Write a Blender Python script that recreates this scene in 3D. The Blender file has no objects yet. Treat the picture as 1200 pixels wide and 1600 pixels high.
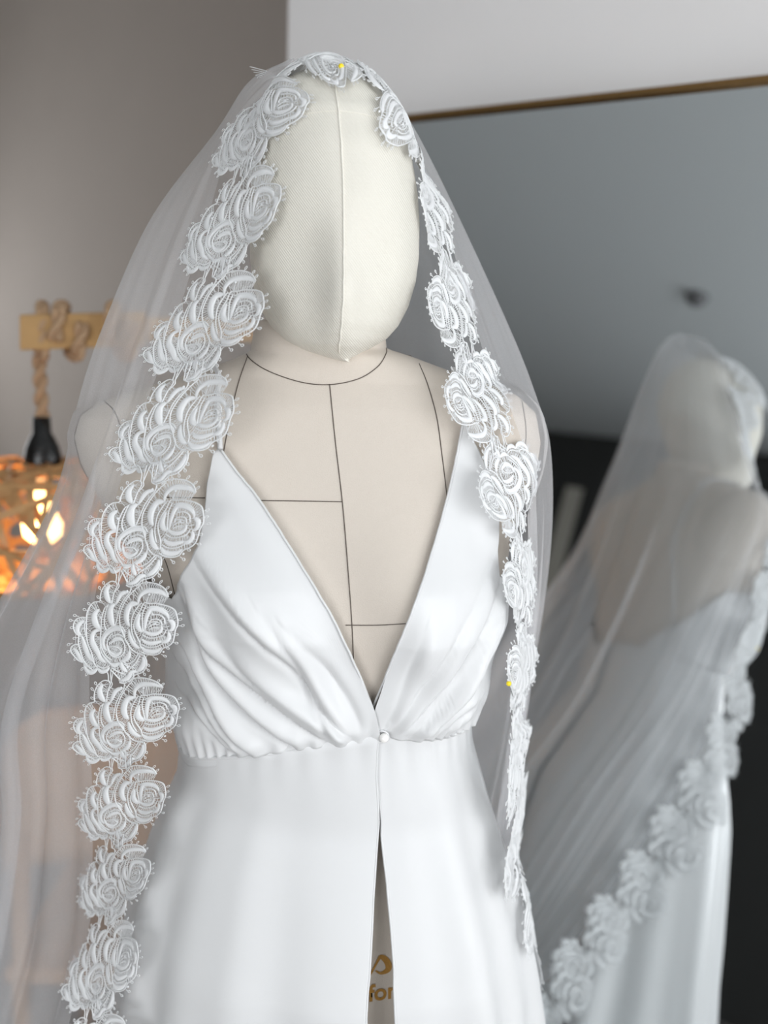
import bpy, math, random
import numpy as np
from mathutils import Vector
from mathutils.bvhtree import BVHTree
random.seed(7); RNG = np.random.default_rng(7)
SC = bpy.context.scene; COL = SC.collection
PI = math.pi

# ------------------------------------------------------------------ camera
F = 1500.0
CAM = np.array([0, 0, 1.6]); PITCH = math.radians(11.5); ROLL = math.radians(2.05)
fw = np.array([0, math.cos(PITCH), -math.sin(PITCH)]); rt0 = np.array([1., 0, 0]); up0 = np.cross(rt0, fw)
RT = math.cos(ROLL) * rt0 + math.sin(ROLL) * up0; UP = np.cross(RT, fw)
cd = bpy.data.cameras.new('camera'); co = bpy.data.objects.new('camera', cd); COL.objects.link(co)
from mathutils import Matrix
co.matrix_world = Matrix(((RT[0], UP[0], -fw[0], CAM[0]), (RT[1], UP[1], -fw[1], CAM[1]), (RT[2], UP[2], -fw[2], CAM[2]), (0, 0, 0, 1)))
cd.sensor_fit = 'VERTICAL'; cd.sensor_height = 36.0; cd.sensor_width = 27.0; cd.lens = F * 36 / 1600
cd.clip_start = 0.02
cd.dof.use_dof = True; cd.dof.focus_distance = 0.82; cd.dof.aperture_fstop = 2.6
SC.camera = co

# ------------------------------------------------------------------ light and exposure
w = bpy.data.worlds.new('world'); SC.world = w; w.use_nodes = True
w.node_tree.nodes['Background'].inputs[0].default_value = (0.75, 0.85, 1.0, 1)
w.node_tree.nodes['Background'].inputs[1].default_value = 0.35
SC.view_settings.view_transform = 'Standard'; SC.view_settings.look = 'None'
SC.view_settings.gamma = 1.0; SC.view_settings.use_curve_mapping = False
SC.view_settings.exposure = -0.25
SC.cycles.transparent_max_bounces = 32; SC.cycles.use_denoising = True; SC.cycles.max_bounces = 8

# room axes: E1 runs along the partition to the right, E2 points from it into the room
AZ = math.radians(35.56); TILT = math.radians(12.98)
E1 = np.array([math.cos(AZ), -math.sin(AZ), 0]); E2 = np.array([-math.sin(AZ), -math.cos(AZ), 0]); EZ = np.array([0, 0, 1.])
ORG = np.array([-0.2, 1.83, 0.0])       # free end of the white partition
ROOMA, ROOMB, ROOMC, ROOMD, CEIL = -2.6, 2.9, -0.9, 4.2, 2.85   # e1 range, e2 range, height
def R3(a, b, z): return ORG + a * E1 + b * E2 + z * EZ

def area_light(name, pos, direction, sx, sy, power, col):
    l = bpy.data.lights.new(name, 'AREA'); l.shape = 'RECTANGLE'; l.size = sx; l.size_y = sy; l.energy = power; l.color = col
    o = bpy.data.objects.new(name, l); COL.objects.link(o); o.location = pos
    o.rotation_euler = Vector(direction).to_track_quat('-Z', 'Z').to_euler(); return o
# daylight entering through window_1 in the wall to the right of the camera
area_light('window_and_fill_light', R3(ROOMB - 0.03, 1.25, 1.55), -E1, 2.1, 1.5, 38, (0.985, 0.99, 1.0))
# added light at an invented left-wall window, brightens the form's back
area_light('window_and_fill_light', R3(ROOMA + 0.03, -.05, 1.6), E1, 1.1, 1.4, 9, (0.985, 0.99, 1.0))
# added front fill at an invented window behind the camera, lifts the partition
area_light('window_and_fill_light', R3(1.75, ROOMD - 0.03, 1.55), -E2, 1.9, 1.5, 52, (0.985, 0.99, 1.0))

# ------------------------------------------------------------------ helpers
def U(px, py, Y):
    d = fw * F + RT * (px - 600) + UP * (800 - py)
    return CAM + d * (Y / d[1])
def mat(name, col, rough=0.6, metal=0.0, spec=0.5, noise=0.0, nscale=60, bump=0.0, bscale=400, sheen=0.0, emit=None, estr=0, wave=None):
    m = bpy.data.materials.new(name); m.use_nodes = True; nt = m.node_tree; b = nt.nodes['Principled BSDF']
    b.inputs['Base Color'].default_value = (*col, 1); b.inputs['Roughness'].default_value = rough
    b.inputs['Metallic'].default_value = metal; b.inputs['Specular IOR Level'].default_value = spec
    if sheen: b.inputs['Sheen Weight'].default_value = sheen
    if emit: b.inputs['Emission Color'].default_value = (*emit, 1); b.inputs['Emission Strength'].default_value = estr
    tc = nt.nodes.new('ShaderNodeTexCoord')
    if noise:
        n = nt.nodes.new('ShaderNodeTexNoise'); n.inputs['Scale'].default_value = nscale; n.inputs['Detail'].default_value = 5
        r = nt.nodes.new('ShaderNodeMix'); r.data_type = 'RGBA'
        r.inputs[6].default_value = (*[c * (1 - noise) for c in col], 1); r.inputs[7].default_value = (*[min(1, c * (1 + noise)) for c in col], 1)
        nt.links.new(tc.outputs['Object'], n.inputs['Vector']); nt.links.new(n.outputs['Fac'], r.inputs[0]); nt.links.new(r.outputs[2], b.inputs['Base Color'])
    if bump:
        if wave:
            t = nt.nodes.new('ShaderNodeTexWave'); t.inputs['Scale'].default_value = bscale; t.bands_direction = wave
            out = t.outputs['Fac']; mp = nt.nodes.new('ShaderNodeMapping'); mp.inputs['Rotation'].default_value = (0, math.radians(38), 0)
        else:
            t = nt.nodes.new('ShaderNodeTexNoise'); t.inputs['Scale'].default_value = bscale; out = t.outputs['Fac']
        bp = nt.nodes.new('ShaderNodeBump'); bp.inputs['Strength'].default_value = bump; bp.inputs['Distance'].default_value = 0.001
        nt.links.new(tc.outputs['Object'], mp.inputs['Vector'] if wave else t.inputs['Vector'])
        if wave: nt.links.new(mp.outputs[0], t.inputs['Vector'])
        nt.links.new(out, bp.inputs['Height']); nt.links.new(bp.outputs[0], b.inputs['Normal'])
    return m
class MB:
    def __init__(s): s.v = []; s.f = []; s.n = 0
    def add(s, V, Fs):
        V = np.asarray(V, float).reshape(-1, 3)
        s.v.append(V); s.f.extend([tuple(i + s.n for i in f) for f in Fs]); s.n += len(V)
    def grid(s, P, closed=False):
        P = np.asarray(P); a, b = P.shape[:2]; fs = []
        for i in range(a - 1):
            for j in range(b if closed else b - 1):
                k = (j + 1) % b; fs.append((i * b + j, i * b + k, (i + 1) * b + k, (i + 1) * b + j))
        s.add(P.reshape(-1, 3), fs)
    def box(s, c, ax, ay, az):
        c, ax, ay, az = map(np.asarray, (c, ax, ay, az)); V = [c + i * ax + j * ay + k * az for i in (-1, 1) for j in (-1, 1) for k in (-1, 1)]
        s.add(V, [(0, 1, 3, 2), (4, 6, 7, 5), (0, 4, 5, 1), (2, 3, 7, 6), (0, 2, 6, 4), (1, 5, 7, 3)])
    def tube(s, P, r, n=6, closed=False, caps=True):
        P = np.asarray(P, float); m = len(P); r = np.broadcast_to(r, (m,))
        T = np.roll(P, -1, 0) - np.roll(P, 1, 0)
        if not closed: T[0] = P[1] - P[0]; T[-1] = P[-1] - P[-2]
        T /= np.linalg.norm(T, axis=1)[:, None] + 1e-12
        up = np.array([0, 0, 1.]) if abs(T[0, 2]) < .9 else np.array([1., 0, 0]); V = []
        for i in range(m):
            a = np.cross(up, T[i]); a /= np.linalg.norm(a) + 1e-12; b = np.cross(T[i], a); up = b
            for k in range(n):
                q = 2 * PI * k / n; V.append(P[i] + r[i] * (math.cos(q) * a + math.sin(q) * b))
        fs = []
        for i in range(m if closed else m - 1):
            j = (i + 1) % m
            for k in range(n): l = (k + 1) % n; fs.append((i * n + k, i * n + l, j * n + l, j * n + k))
        if caps and not closed: fs.append(tuple(range(n - 1, -1, -1))); fs.append(tuple((m - 1) * n + k for k in range(n)))
        s.add(V, fs)
    def lathe(s, prof, c, n=24):
        c = np.asarray(c); P = [[c + np.array([r * math.cos(2 * PI * k / n), r * math.sin(2 * PI * k / n), z]) for k in range(n)] for r, z in prof]
        s.grid(P, True)
    def build(s, name, m, parent=None, smooth=True, label=None):
        me = bpy.data.meshes.new(name); me.from_pydata(np.concatenate(s.v).tolist(), [], s.f); me.update()
        if smooth: me.polygons.foreach_set('use_smooth', [True] * len(me.polygons))
        me.materials.append(m); o = bpy.data.objects.new(name, me); COL.objects.link(o)
        if parent: o.parent = parent; o.matrix_parent_inverse = Matrix.Translation(-parent.location) if parent.parent is None else parent.matrix_parent_inverse.copy() @ Matrix()
        if label: o['label'] = label
        return o
def build_child(mb, name, m, parent, smooth=True, label=None):
    o = mb.build(name, m, None, smooth, label); o.parent = parent
    o.matrix_parent_inverse = WORLD[parent.name].inverted(); WORLD[o.name] = Matrix.Identity(4); return o
WORLD = {}
def thing(name, label, cat, loc, group=None):
    o = bpy.data.objects.new(name, None); COL.objects.link(o); o.location = loc; o.empty_display_size = .05
    o['label'] = label; o['category'] = cat
    if group: o['group'] = group
    WORLD[o.name] = Matrix.Translation(Vector(loc)); return o
def struct(mb, name, m, smooth=False):
    o = mb.build(name, m, None, smooth); o['kind'] = 'structure'; WORLD[o.name] = Matrix.Identity(4); return o
def solidify(o, t, off=0):
    md = o.modifiers.new('s', 'SOLIDIFY'); md.thickness = t; md.offset = off; return o
def catmull(P, n):
    P = np.asarray(P, float); Q = np.vstack([2 * P[0] - P[1], P, 2 * P[-1] - P[-2]])
    m = len(P) - 1; t = np.linspace(0, m, n); i = np.minimum(t.astype(int), m - 1); u = (t - i)[:, None]
    a, b, c, d = Q[i], Q[i + 1], Q[i + 2], Q[i + 3]
    return .5 * (2 * b + (c - a) * u + (2 * a - 5 * b + 4 * c - d) * u ** 2 + (3 * b - a - 3 * c + d) * u ** 3)
def resample(P, n):
    P = np.asarray(P, float); d = np.r_[0, np.cumsum(np.linalg.norm(np.diff(P, axis=0), axis=1))]
    t = np.linspace(0, d[-1], n); return np.stack([np.interp(t, d, P[:, k]) for k in range(P.shape[1])], 1)
def sstep(a, b, x): t = np.clip((np.asarray(x, float) - a) / (b - a), 0, 1); return t * t * (3 - 2 * t)

# ------------------------------------------------------------------ materials
M = {}
M['taupe'] = mat('taupe_paint', (.42, .368, .328), .8, noise=.04, nscale=6, bump=.2, bscale=250)
M['white_wall'] = mat('white_paint', (.80, .785, .78), .8, noise=.02, nscale=5, bump=.2, bscale=250)
M['ceiling'] = mat('ceiling_paint', (.52, .55, .56), .85, bump=.15, bscale=200)
M['dark_wall'] = mat('charcoal_paint', (.022, .023, .022), .8, noise=.1, nscale=4)
M['floor'] = mat('grey_floor', (.22, .21, .20), .5, noise=.15, nscale=8)
M['trim'] = mat('grey_trim', (.42, .40, .35), .6)
M['glass_day'] = mat('bright_window_glass', (.8, .85, .9), .1, emit=(.85, .93, 1), estr=1.0)
M['mirror'] = mat('mirror_silver', (.80, .83, .84), 0.0, 1.0)
M['brass'] = mat('brushed_brass', (.34, .20, .08), .38, 1.0, noise=.15, nscale=120)
M['backing'] = mat('mirror_backing', (.08, .07, .06), .8)
M['head'] = mat('ivory_twill', (.75, .72, .645), .75, noise=.03, nscale=900, bump=.35, bscale=190, wave='X', sheen=.1)
M['linen'] = mat('beige_linen', (.64, .575, .505), .8, noise=.06, nscale=1500, bump=.4, bscale=1300, sheen=.1)
M['thread'] = mat('dark_seam_thread', (.10, .08, .065), .8)
M['pale_thread'] = mat('pale_seam_cord', (.84, .81, .73), .7)
M['gold_thread'] = mat('gold_embroidery_thread', (.42, .21, .03), .4, noise=.25, nscale=700, bump=.5, bscale=1500)
M['satin'] = mat('white_satin', (.70, .704, .706), .42, spec=.4, noise=.008, nscale=30, bump=.05, bscale=1800, sheen=.15)
M['lace'] = mat('white_lace_thread', (.85, .86, .865), .62, bump=.5, bscale=2600, sheen=.15)
M['lace_satin'] = mat('white_satin_stitch', (.87, .88, .885), .5, bump=.6, bscale=2200, sheen=.2)
M['pearl'] = mat('pearl', (.9, .88, .85), .12, spec=.8)
M['yellow'] = mat('yellow_plastic', (.92, .72, .02), .3)
M['steel'] = mat('pin_steel', (.35, .35, .36), .3, 1.0)
M['sequin'] = mat('clear_sequin', (.93, .95, .97), .12, spec=.9)
M['oak'] = mat('oak_beam', (.52, .31, .12), .55, noise=.22, nscale=18, bump=.2, bscale=90)
M['rope'] = mat('jute_rope', (.50, .33, .20), .9, noise=.2, nscale=200, bump=.6, bscale=900)
M['black'] = mat('black_bakelite', (.008, .008, .008), .25)
M['bamboo'] = mat('bamboo_strip', (.58, .33, .14), .55, noise=.35, nscale=30)
M['bulb'] = mat('lit_bulb', (1, .8, .5), .4, emit=(1, .62, .25), estr=9)
M['chairwood'] = mat('tan_chair_wood', (.52, .33, .20), .5, noise=.12, nscale=12)
M['detector'] = mat('grey_plastic', (.14, .14, .145), .5)
def tulle_mat(name, op):
    m = bpy.data.materials.new(name); m.use_nodes = True; nt = m.node_tree; nt.nodes.clear()
    o = nt.nodes.new('ShaderNodeOutputMaterial'); mx = nt.nodes.new('ShaderNodeMixShader'); tr = nt.nodes.new('ShaderNodeBsdfTransparent')
    df = nt.nodes.new('ShaderNodeBsdfDiffuse'); tl = nt.nodes.new('ShaderNodeBsdfTranslucent'); m2 = nt.nodes.new('ShaderNodeMixShader')
    df.inputs[0].default_value = (.88, .88, .90, 1); tl.inputs[0].default_value = (.88, .88, .90, 1); m2.inputs[0].default_value = .45
    tc = nt.nodes.new('ShaderNodeTexCoord'); n = nt.nodes.new('ShaderNodeTexNoise'); n.inputs['Scale'].default_value = 1600
    mr = nt.nodes.new('ShaderNodeMapRange'); mr.inputs[1].default_value = .3; mr.inputs[2].default_value = .7
    mr.inputs[3].default_value = op * .92; mr.inputs[4].default_value = op * 1.08
    L = nt.links.new; L(tc.outputs['Object'], n.inputs['Vector']); L(n.outputs['Fac'], mr.inputs[0]); L(mr.outputs[0], mx.inputs[0])
    L(df.outputs[0], m2.inputs[1]); L(tl.outputs[0], m2.inputs[2]); L(tr.outputs[0], mx.inputs[1]); L(m2.outputs[0], mx.inputs[2]); L(mx.outputs[0], o.inputs[0])
    return m
M['tulle'] = tulle_mat('white_tulle', .33)

# ------------------------------------------------------------------ room
def slab(name, p0, e1, e2, nrm, m, t=.04):
    """panel spanned by e1,e2 from p0; body lies behind it (against nrm)"""
    b = MB(); p0, e1, e2, nrm = map(np.asarray, (p0, e1, e2, nrm)); b.box(p0 + e1 / 2 + e2 / 2 - nrm * t / 2, e1 / 2, e2 / 2, nrm * t / 2)
    return struct(b, name, m)
A0, A1, B0, B1 = ROOMA, ROOMB, ROOMC, ROOMD
slab('floor', R3(A0, B0, 0), E1 * (A1 - A0), E2 * (B1 - B0), EZ, M['floor'])
slab('ceiling', R3(A0, B0, CEIL), E1 * (A1 - A0), E2 * (B1 - B0), -EZ, M['ceiling'])
slab('wall_back', R3(A0, B0, 0), E1 * (A1 - A0), EZ * CEIL, E2, M['taupe'])
b = MB(); b.box(R3((A1) / 2, -.06, CEIL / 2), E1 * A1 / 2, E2 * .06, EZ * CEIL / 2); struct(b, 'wall_center', M['white_wall'])
def window_wall(name, wname, to, length, n, w0, w1, z0_, z1_, wm):
    b = MB(); d = (to(1, 0) - to(0, 0))
    for (s0, s1, z0, z1) in ((length[0], w0, 0, CEIL), (w1, length[1], 0, CEIL), (w0, w1, 0, z0_), (w0, w1, z1_, CEIL)):
        b.box(to((s0 + s1) / 2, (z0 + z1) / 2) + n * .05, n * .05, d * (s1 - s0) / 2, EZ * (z1 - z0) / 2)
    struct(b, name, wm); b = MB()
    for (s0, s1, z0, z1) in ((w0, w0 + .05, z0_, z1_), (w1 - .05, w1, z0_, z1_), (w0, w1, z0_, z0_ + .05), (w0, w1, z1_ - .05, z1_), ((w0 + w1) / 2 - .025, (w0 + w1) / 2 + .025, z0_, z1_)):
        b.box(to((s0 + s1) / 2, (z0 + z1) / 2) + n * .06, n * .03, d * (s1 - s0) / 2, EZ * (z1 - z0) / 2)
    wn = struct(b, wname, M['white_wall']); b = MB()
    b.box(to((w0 + w1) / 2, (z0_ + z1_) / 2) + n * .07, n * .004, d * (w1 - w0) / 2, EZ * (z1_ - z0_) / 2); build_child(b, 'window_pane', M['glass_day'], wn, False)
window_wall('wall_right', 'window_1', lambda t, z: R3(A1, t, z), (B0, B1), E1, .15, 2.35, .8, 2.35, M['white_wall'])
window_wall('wall_left', 'added_window_3', lambda t, z: R3(A0, t, z), (B0, B1), -E1, -.65, .55, .8, 2.35, M['taupe'])  # unseen window added here to go with the back light
window_wall('wall_front', 'added_window_2', lambda t, z: R3(t, B1, z), (A0, A1), E2, .8, 2.7, .8, 2.35, M['dark_wall'])  # window opening is added, out of view, for the front fill
# pale upright trim on the dark wall, seen only in the mirror
b = MB(); b.box(R3(-1.16, B1 - .012, 1.25), E1 * .05, E2 * .012, EZ * 1.25); struct(b, 'trim_1', M['trim'])
# ------------------------------------------------------------------ mirror leaning against the partition
NM = np.array([-math.sin(AZ) * math.cos(TILT), -math.cos(AZ) * math.cos(TILT), math.sin(TILT)]); CM = 0.862
MU = E1; MV = np.cross(NM, MU); MV = MV if MV[2] > 0 else -MV
def on_mirror(px, py):
    d = fw * F + RT * (px - 600) + UP * (800 - py); return CAM + d * (-(CAM @ NM + CM) / (d @ NM))
top = on_mirror(900, 157.5); mo = top - MU * (top @ MU - on_mirror(535, 200) @ MU)     # top-left corner
mw = 1.13; mh = (mo[2] - .012) / MV[2]
tm = thing('leaning_mirror', 'large tilted mirror with thin brass edge, leaning on the white wall behind the dress form', 'mirror', (mo - MV * mh)[:])
ctr = mo + MU * mw / 2 - MV * mh / 2
b = MB(); b.box(ctr - NM * .003, MU * mw / 2, MV * mh / 2, NM * .003); build_child(b, 'mirror_glass', M['mirror'], tm, False)
b = MB(); b.box(ctr - NM * .0125, MU * mw / 2, MV * mh / 2, NM * .006); build_child(b, 'backing_board', M['backing'], tm, False)
fr = .004
for (c, ax, ay) in ((mo + MU * mw / 2, MU * (mw / 2 + fr), MV * fr), (mo + MU * mw / 2 - MV * mh, MU * (mw / 2 + fr), MV * fr), (mo - MV * mh / 2, MU * fr, MV * mh / 2), (mo + MU * mw - MV * mh / 2, MU * fr, MV * mh / 2)):
    b = MB(); b.box(c - NM * .006, ax, ay, NM * .013); build_child(b, 'frame_rail', M['brass'], tm, False)

# small detector on the ceiling, in view only by way of the mirror
h_ = on_mirror(1090, 462); d_ = (h_ - CAM) / np.linalg.norm(h_ - CAM); d_ = d_ - 2 * (d_ @ NM) * NM; DP = h_ + d_ * (CEIL - h_[2]) / d_[2]
t = thing('smoke_detector', 'small round white detector on the ceiling, a blurred dot in the mirror', 'detector', DP)
b = MB(); b.lathe([(0, -.035), (.03, -.035), (.04, -.02), (.045, 0)], DP, 20); build_child(b, 'detector_body', M['detector'], t)
b = MB(); b.lathe([(0, -.045), (.012, -.043), (.016, -.034)], DP, 16); build_child(b, 'sensor_dome', M['detector'], t)

# ------------------------------------------------------------------ dress form: torso and head
YC = .875
SILL = [(500, 398), (548, 392), (560, 368), (575, 325), (590, 280), (610, 210), (628, 155), (648, 128), (680, 119), (720, 130), (760, 152), (830, 192), (880, 238), (930, 268), (1000, 278), (1080, 288), (1150, 298), (1200, 303), (1290, 292), (1400, 262), (1500, 240), (1600, 228), (1760, 222), (1850, 228)]
SILR = [(500, 600), (545, 604), (556, 640), (575, 690), (597, 755), (618, 808), (645, 836), (690, 843), (730, 836), (770, 820), (830, 795), (900, 783), (950, 775), (1000, 758), (1080, 732), (1140, 724), (1200, 722), (1290, 736), (1400, 768), (1500, 792), (1600, 800), (1760, 800), (1850, 792)]
PL = np.array([U(x, y, YC) for y, x in SILL])[::-1]; PR = np.array([U(x, y, YC) for y, x in SILR])[::-1]
def xl(z): return np.interp(z, PL[:, 2], PL[:, 0])
def xr(z): return np.interp(z, PR[:, 2], PR[:, 0])
def zof(py): return U(530, py, .80)[2]
DEP = [(500, .832, .935, 2.0), (560, .826, .945, 2.0), (600, .822, .955, 2.1), (640, .812, .965, 2.2), (720, .797, .975, 2.3), (800, .782, .98, 2.4), (900, .768, .975, 2.5), (975, .765, .965, 2.5), (1060, .775, .955, 2.4), (1155, .785, .945, 2.4), (1282, .795, .945, 2.3), (1400, .785, .965, 2.3), (1520, .775, .99, 2.3), (1760, .78, .99, 2.3), (1850, .785, .985, 2.3)]
DZ = np.array([(zof(p), a, bk, e) for p, a, bk, e in DEP])[::-1]
ZT, ZB = zof(505), .70
def torso_pt(th, z, off=0.0, facing=.13):
    """th=0 front centre, +pi/2 the side at the picture's right"""
    th = np.asarray(th, float); z = np.asarray(z, float)
    x0, x1 = xl(z), xr(z); yf = np.interp(z, DZ[:, 0], DZ[:, 1]); yb = np.interp(z, DZ[:, 0], DZ[:, 2]); e = np.interp(z, DZ[:, 0], DZ[:, 3])
    xc, a = (x0 + x1) / 2, (x1 - x0) / 2 + off; bf = YC - yf + off; bb = yb - YC + off
    s, c = np.sin(th), np.cos(th); p = 2 / e
    x = xc + a * np.sign(s) * np.abs(s) ** p
    dy = np.where(c > 0, -bf, bb) * np.abs(c) ** p
    zb = zof(935)
    for sx in (-.072, .072):        # bust
        dy = dy - np.where(c > 0, 1, 0) * .026 * np.exp(-((x - xc - sx) / .052) ** 2 - ((z - zb) / .062) ** 2)
    x = x - dy * facing * np.clip(1.5 - abs(s), 0, 1)
    return np.stack(np.broadcast_arrays(x, YC + dy, z), -1)
zs = np.unique(np.concatenate([np.linspace(ZB, ZT, 90), np.linspace(zof(700), ZT, 50)]))
ths = np.linspace(-PI, PI, 120, endpoint=False)
tors = np.array([torso_pt(ths, z) for z in zs])
form = thing('dress_form', 'beige linen dress form with faceless ivory head, wearing the white dress and veil', 'mannequin', (-.03, YC + .02, 0))
b = MB(); b.grid(tors, True); n0 = b.n
b.add([tors[0].mean(0), tors[-1].mean(0)], []); nt_ = len(ths)
b.f += [(n0, (k + 1) % nt_, k) for k in range(nt_)] + [(n0 + 1, (len(zs) - 1) * nt_ + k, (len(zs) - 1) * nt_ + (k + 1) % nt_) for k in range(nt_)]
torso = build_child(b, 'torso', M['linen'], form)
torso_v = np.concatenate(b.v); torso_f = list(b.f)
BV_T = BVHTree.FromPolygons(torso_v.tolist(), torso_f)
# head
HSL = [(96, 505), (100, 478), (110, 455), (130, 428), (160, 412), (200, 400), (250, 392), (300, 388), (350, 386), (400, 387), (440, 391), (480, 402), (510, 418), (530, 437), (545, 463), (555, 495), (562, 530)]
HSR = [(96, 515), (100, 542), (110, 563), (130, 588), (160, 612), (200, 631), (250, 645), (300, 653), (350, 656), (400, 655), (440, 650), (480, 638), (510, 622), (530, 604), (545, 580), (555, 560), (562, 540)]
HY = .875
hl = np.array([U(x, y, HY - .02) for y, x in HSL])[::-1]; hr = np.array([U(x, y, HY - .02) for y, x in HSR])[::-1]
zh0, zh1 = max(hl[0, 2], hr[0, 2]), min(hl[-1, 2], hr[-1, 2])
def hz(py): return U(530, py, .80)[2]
HD = np.array([(hz(p), f, k) for p, f, k in [(60, .868, .885), (85, .845, .925), (110, .822, .948), (160, .802, .968), (220, .790, .978), (300, .783, .98), (380, .782, .972), (440, .783, .955), (500, .787, .93), (540, .797, .905), (562, .815, .88)]])[::-1]
def head_pt(th, t):
    z = zh0 + (zh1 - zh0) * t
    x0, x1 = np.interp(z, hl[:, 2], hl[:, 0]), np.interp(z, hr[:, 2], hr[:, 0])
    yf, yb = np.interp(z, HD[:, 0], HD[:, 1]), np.interp(z, HD[:, 0], HD[:, 2])
    xc, a = (x0 + x1) / 2, (x1 - x0) / 2; s, c = np.sin(th), np.cos(th); p = 2 / 2.15
    x = xc + a * np.sign(s) * np.abs(s) ** p
    dy = np.where(c > 0, -(HY - yf), yb - HY) * np.abs(c) ** p
    fx = (x - xc)
    fr_ = np.where(c > 0, c, 0)
    dy = dy - fr_ * .017 * np.exp(-(fx / .017) ** 2 - ((z - hz(472)) / .026) ** 2)          # nose
    dy = dy - fr_ * .007 * np.exp(-(fx / .014) ** 2 - ((z - hz(400)) / .04) ** 2)           # bridge
    dy = dy - fr_ * .006 * np.exp(-(fx / .02) ** 2 - ((z - hz(525)) / .012) ** 2)           # mouth and chin
    for sx in (-.034, .034):                                                                # eye hollows
        dy = dy + fr_ * .006 * np.exp(-((fx - sx) / .02) ** 2 - ((z - hz(395)) / .022) ** 2)
    x = x - dy * .13 * np.clip(1.3 - abs(s), 0, 1) * np.where(c > 0, 1, .3)
    y = HY + dy
    z = z + np.clip(y - HY, 0, 1) * .65 * sstep(.55, 0, t)       # underside rises towards the nape
    return np.stack(np.broadcast_arrays(x, y, z), -1)
tt = np.sin(np.linspace(0, PI / 2, 90)) ; tt = .5 - .5 * np.cos(np.linspace(0, PI, 110))
hth = np.linspace(-PI, PI, 128, endpoint=False)
hd = np.array([head_pt(hth, t) for t in tt])
b = MB(); b.grid(hd, True); n0 = b.n; b.add([hd[0].mean(0), hd[-1].mean(0)], [])
b.f += [(n0, (k + 1) % 128, k) for k in range(128)] + [(n0 + 1, 109 * 128 + k, 109 * 128 + (k + 1) % 128) for k in range(128)]
head = build_child(b, 'head', M['head'], form, label='faceless head of ivory twill with a raised centre seam')
BV_H = BVHTree.FromPolygons(np.concatenate(b.v).tolist(), b.f)
b = MB(); b.tube([head_pt(np.array(0.), t) + np.array([0, -.0004, 0]) for t in np.linspace(.03, .99, 120)], .0008, 6); build_child(b, 'centre_seam', M['pale_thread'], head)
b = MB(); b.tube([head_pt(np.array(q), .80 - .02 * abs(q)) * 1.0 + np.array([0, -.0002, 0]) for q in np.linspace(-1.3, 1.3, 60)], .0003, 5); build_child(b, 'cap_seam', M['pale_thread'], head)

def cast(bv, px, py):
    d = fw * F + RT * (px - 600) + UP * (800 - py); d = Vector(d / np.linalg.norm(d))
    h, n, i, r = bv.ray_cast(Vector(CAM), d)
    return None if h is None else (np.array(h), np.array(n))
def seam(pts, name='seam_line', r=.00042, dense=14):
    P = catmull(np.array(pts, float), dense * (len(pts) - 1) + 1); out = []
    for x, y in P:
        h = cast(BV_T, x, y)
        if h: out.append(h[0] + (CAM - h[0]) / np.linalg.norm(CAM - h[0]) * .0004)
    if len(out) > 2: b = MB(); b.tube(out, r, 5); build_child(b, name, M['thread'], torso)
seam([(515, 600), (524, 690), (535, 785), (543, 880), (550, 977), (554, 1060), (560, 1110)])
seam([(402, 782), (470, 783), (535, 784)]); seam([(255, 777), (320, 778)])
seam([(540, 977), (590, 977), (645, 974)])
seam([(655, 568), (668, 600), (682, 650), (690, 705), (699, 782), (706, 860)])
seam([(387, 556), (372, 600), (358, 660), (347, 720)])
seam([(580, 1282), (600, 1282), (625, 1280)])
seam([(150, 622), (166, 629), (185, 657), (203, 740)]); seam([(252, 862), (263, 890), (278, 950)])
seam([(815, 622), (822, 680), (812, 760), (795, 850)])
neckring = [torso_pt(np.array(q), zof(602) + .026 * (1 - math.cos(q)) + .0, .0005) for q in np.linspace(-PI, PI, 80, endpoint=False)]
NR = [(380, 540), (390, 560), (420, 580), (470, 597), (515, 601), (560, 592), (590, 573), (603, 553), (604, 543)]
seam(NR, 'neck_seam')
b = MB(); b.tube([torso_pt(np.array(q), zof(560) + .012 * (abs(q) / PI - .5), .0006) for q in np.r_[np.linspace(1.7, PI, 20), np.linspace(-PI, -1.7, 20)[1:]]], .0006, 5); build_child(b, 'neck_seam', M['thread'], torso)
for s in (-1, 1):   # arm plates
    b = MB(); pts = []
    for q in np.linspace(0, 2 * PI, 60, endpoint=False):
        zz = zof(755) + .062 * math.cos(q); pts.append(torso_pt(np.array(s * (1.85 + .42 * math.sin(q))), zz, .0004))
    b.tube(pts, .00042, 5, True); build_child(b, 'armhole_seam', M['thread'], torso)
b = MB(); b.tube(np.array([torso_pt(np.array(PI), z, .0006) for z in np.linspace(zof(560), zof(1500), 60)]), .0006, 5); build_child(b, 'seam_line', M['thread'], torso)
# stand
cx = float((xl(.9) + xr(.9)) / 2)
b = MB(); b.lathe([(0, .735), (.016, .735), (.016, .03), (0, .03)], (cx, YC, 0), 20); build_child(b, 'stand_pole', M['steel'], form)
b = MB(); b.lathe([(0, .04), (.03, .04), (.13, .018), (.15, .01), (.15, 0), (0, 0)], (cx, YC, 0), 40); build_child(b, 'stand_base', M['black'], form)
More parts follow.
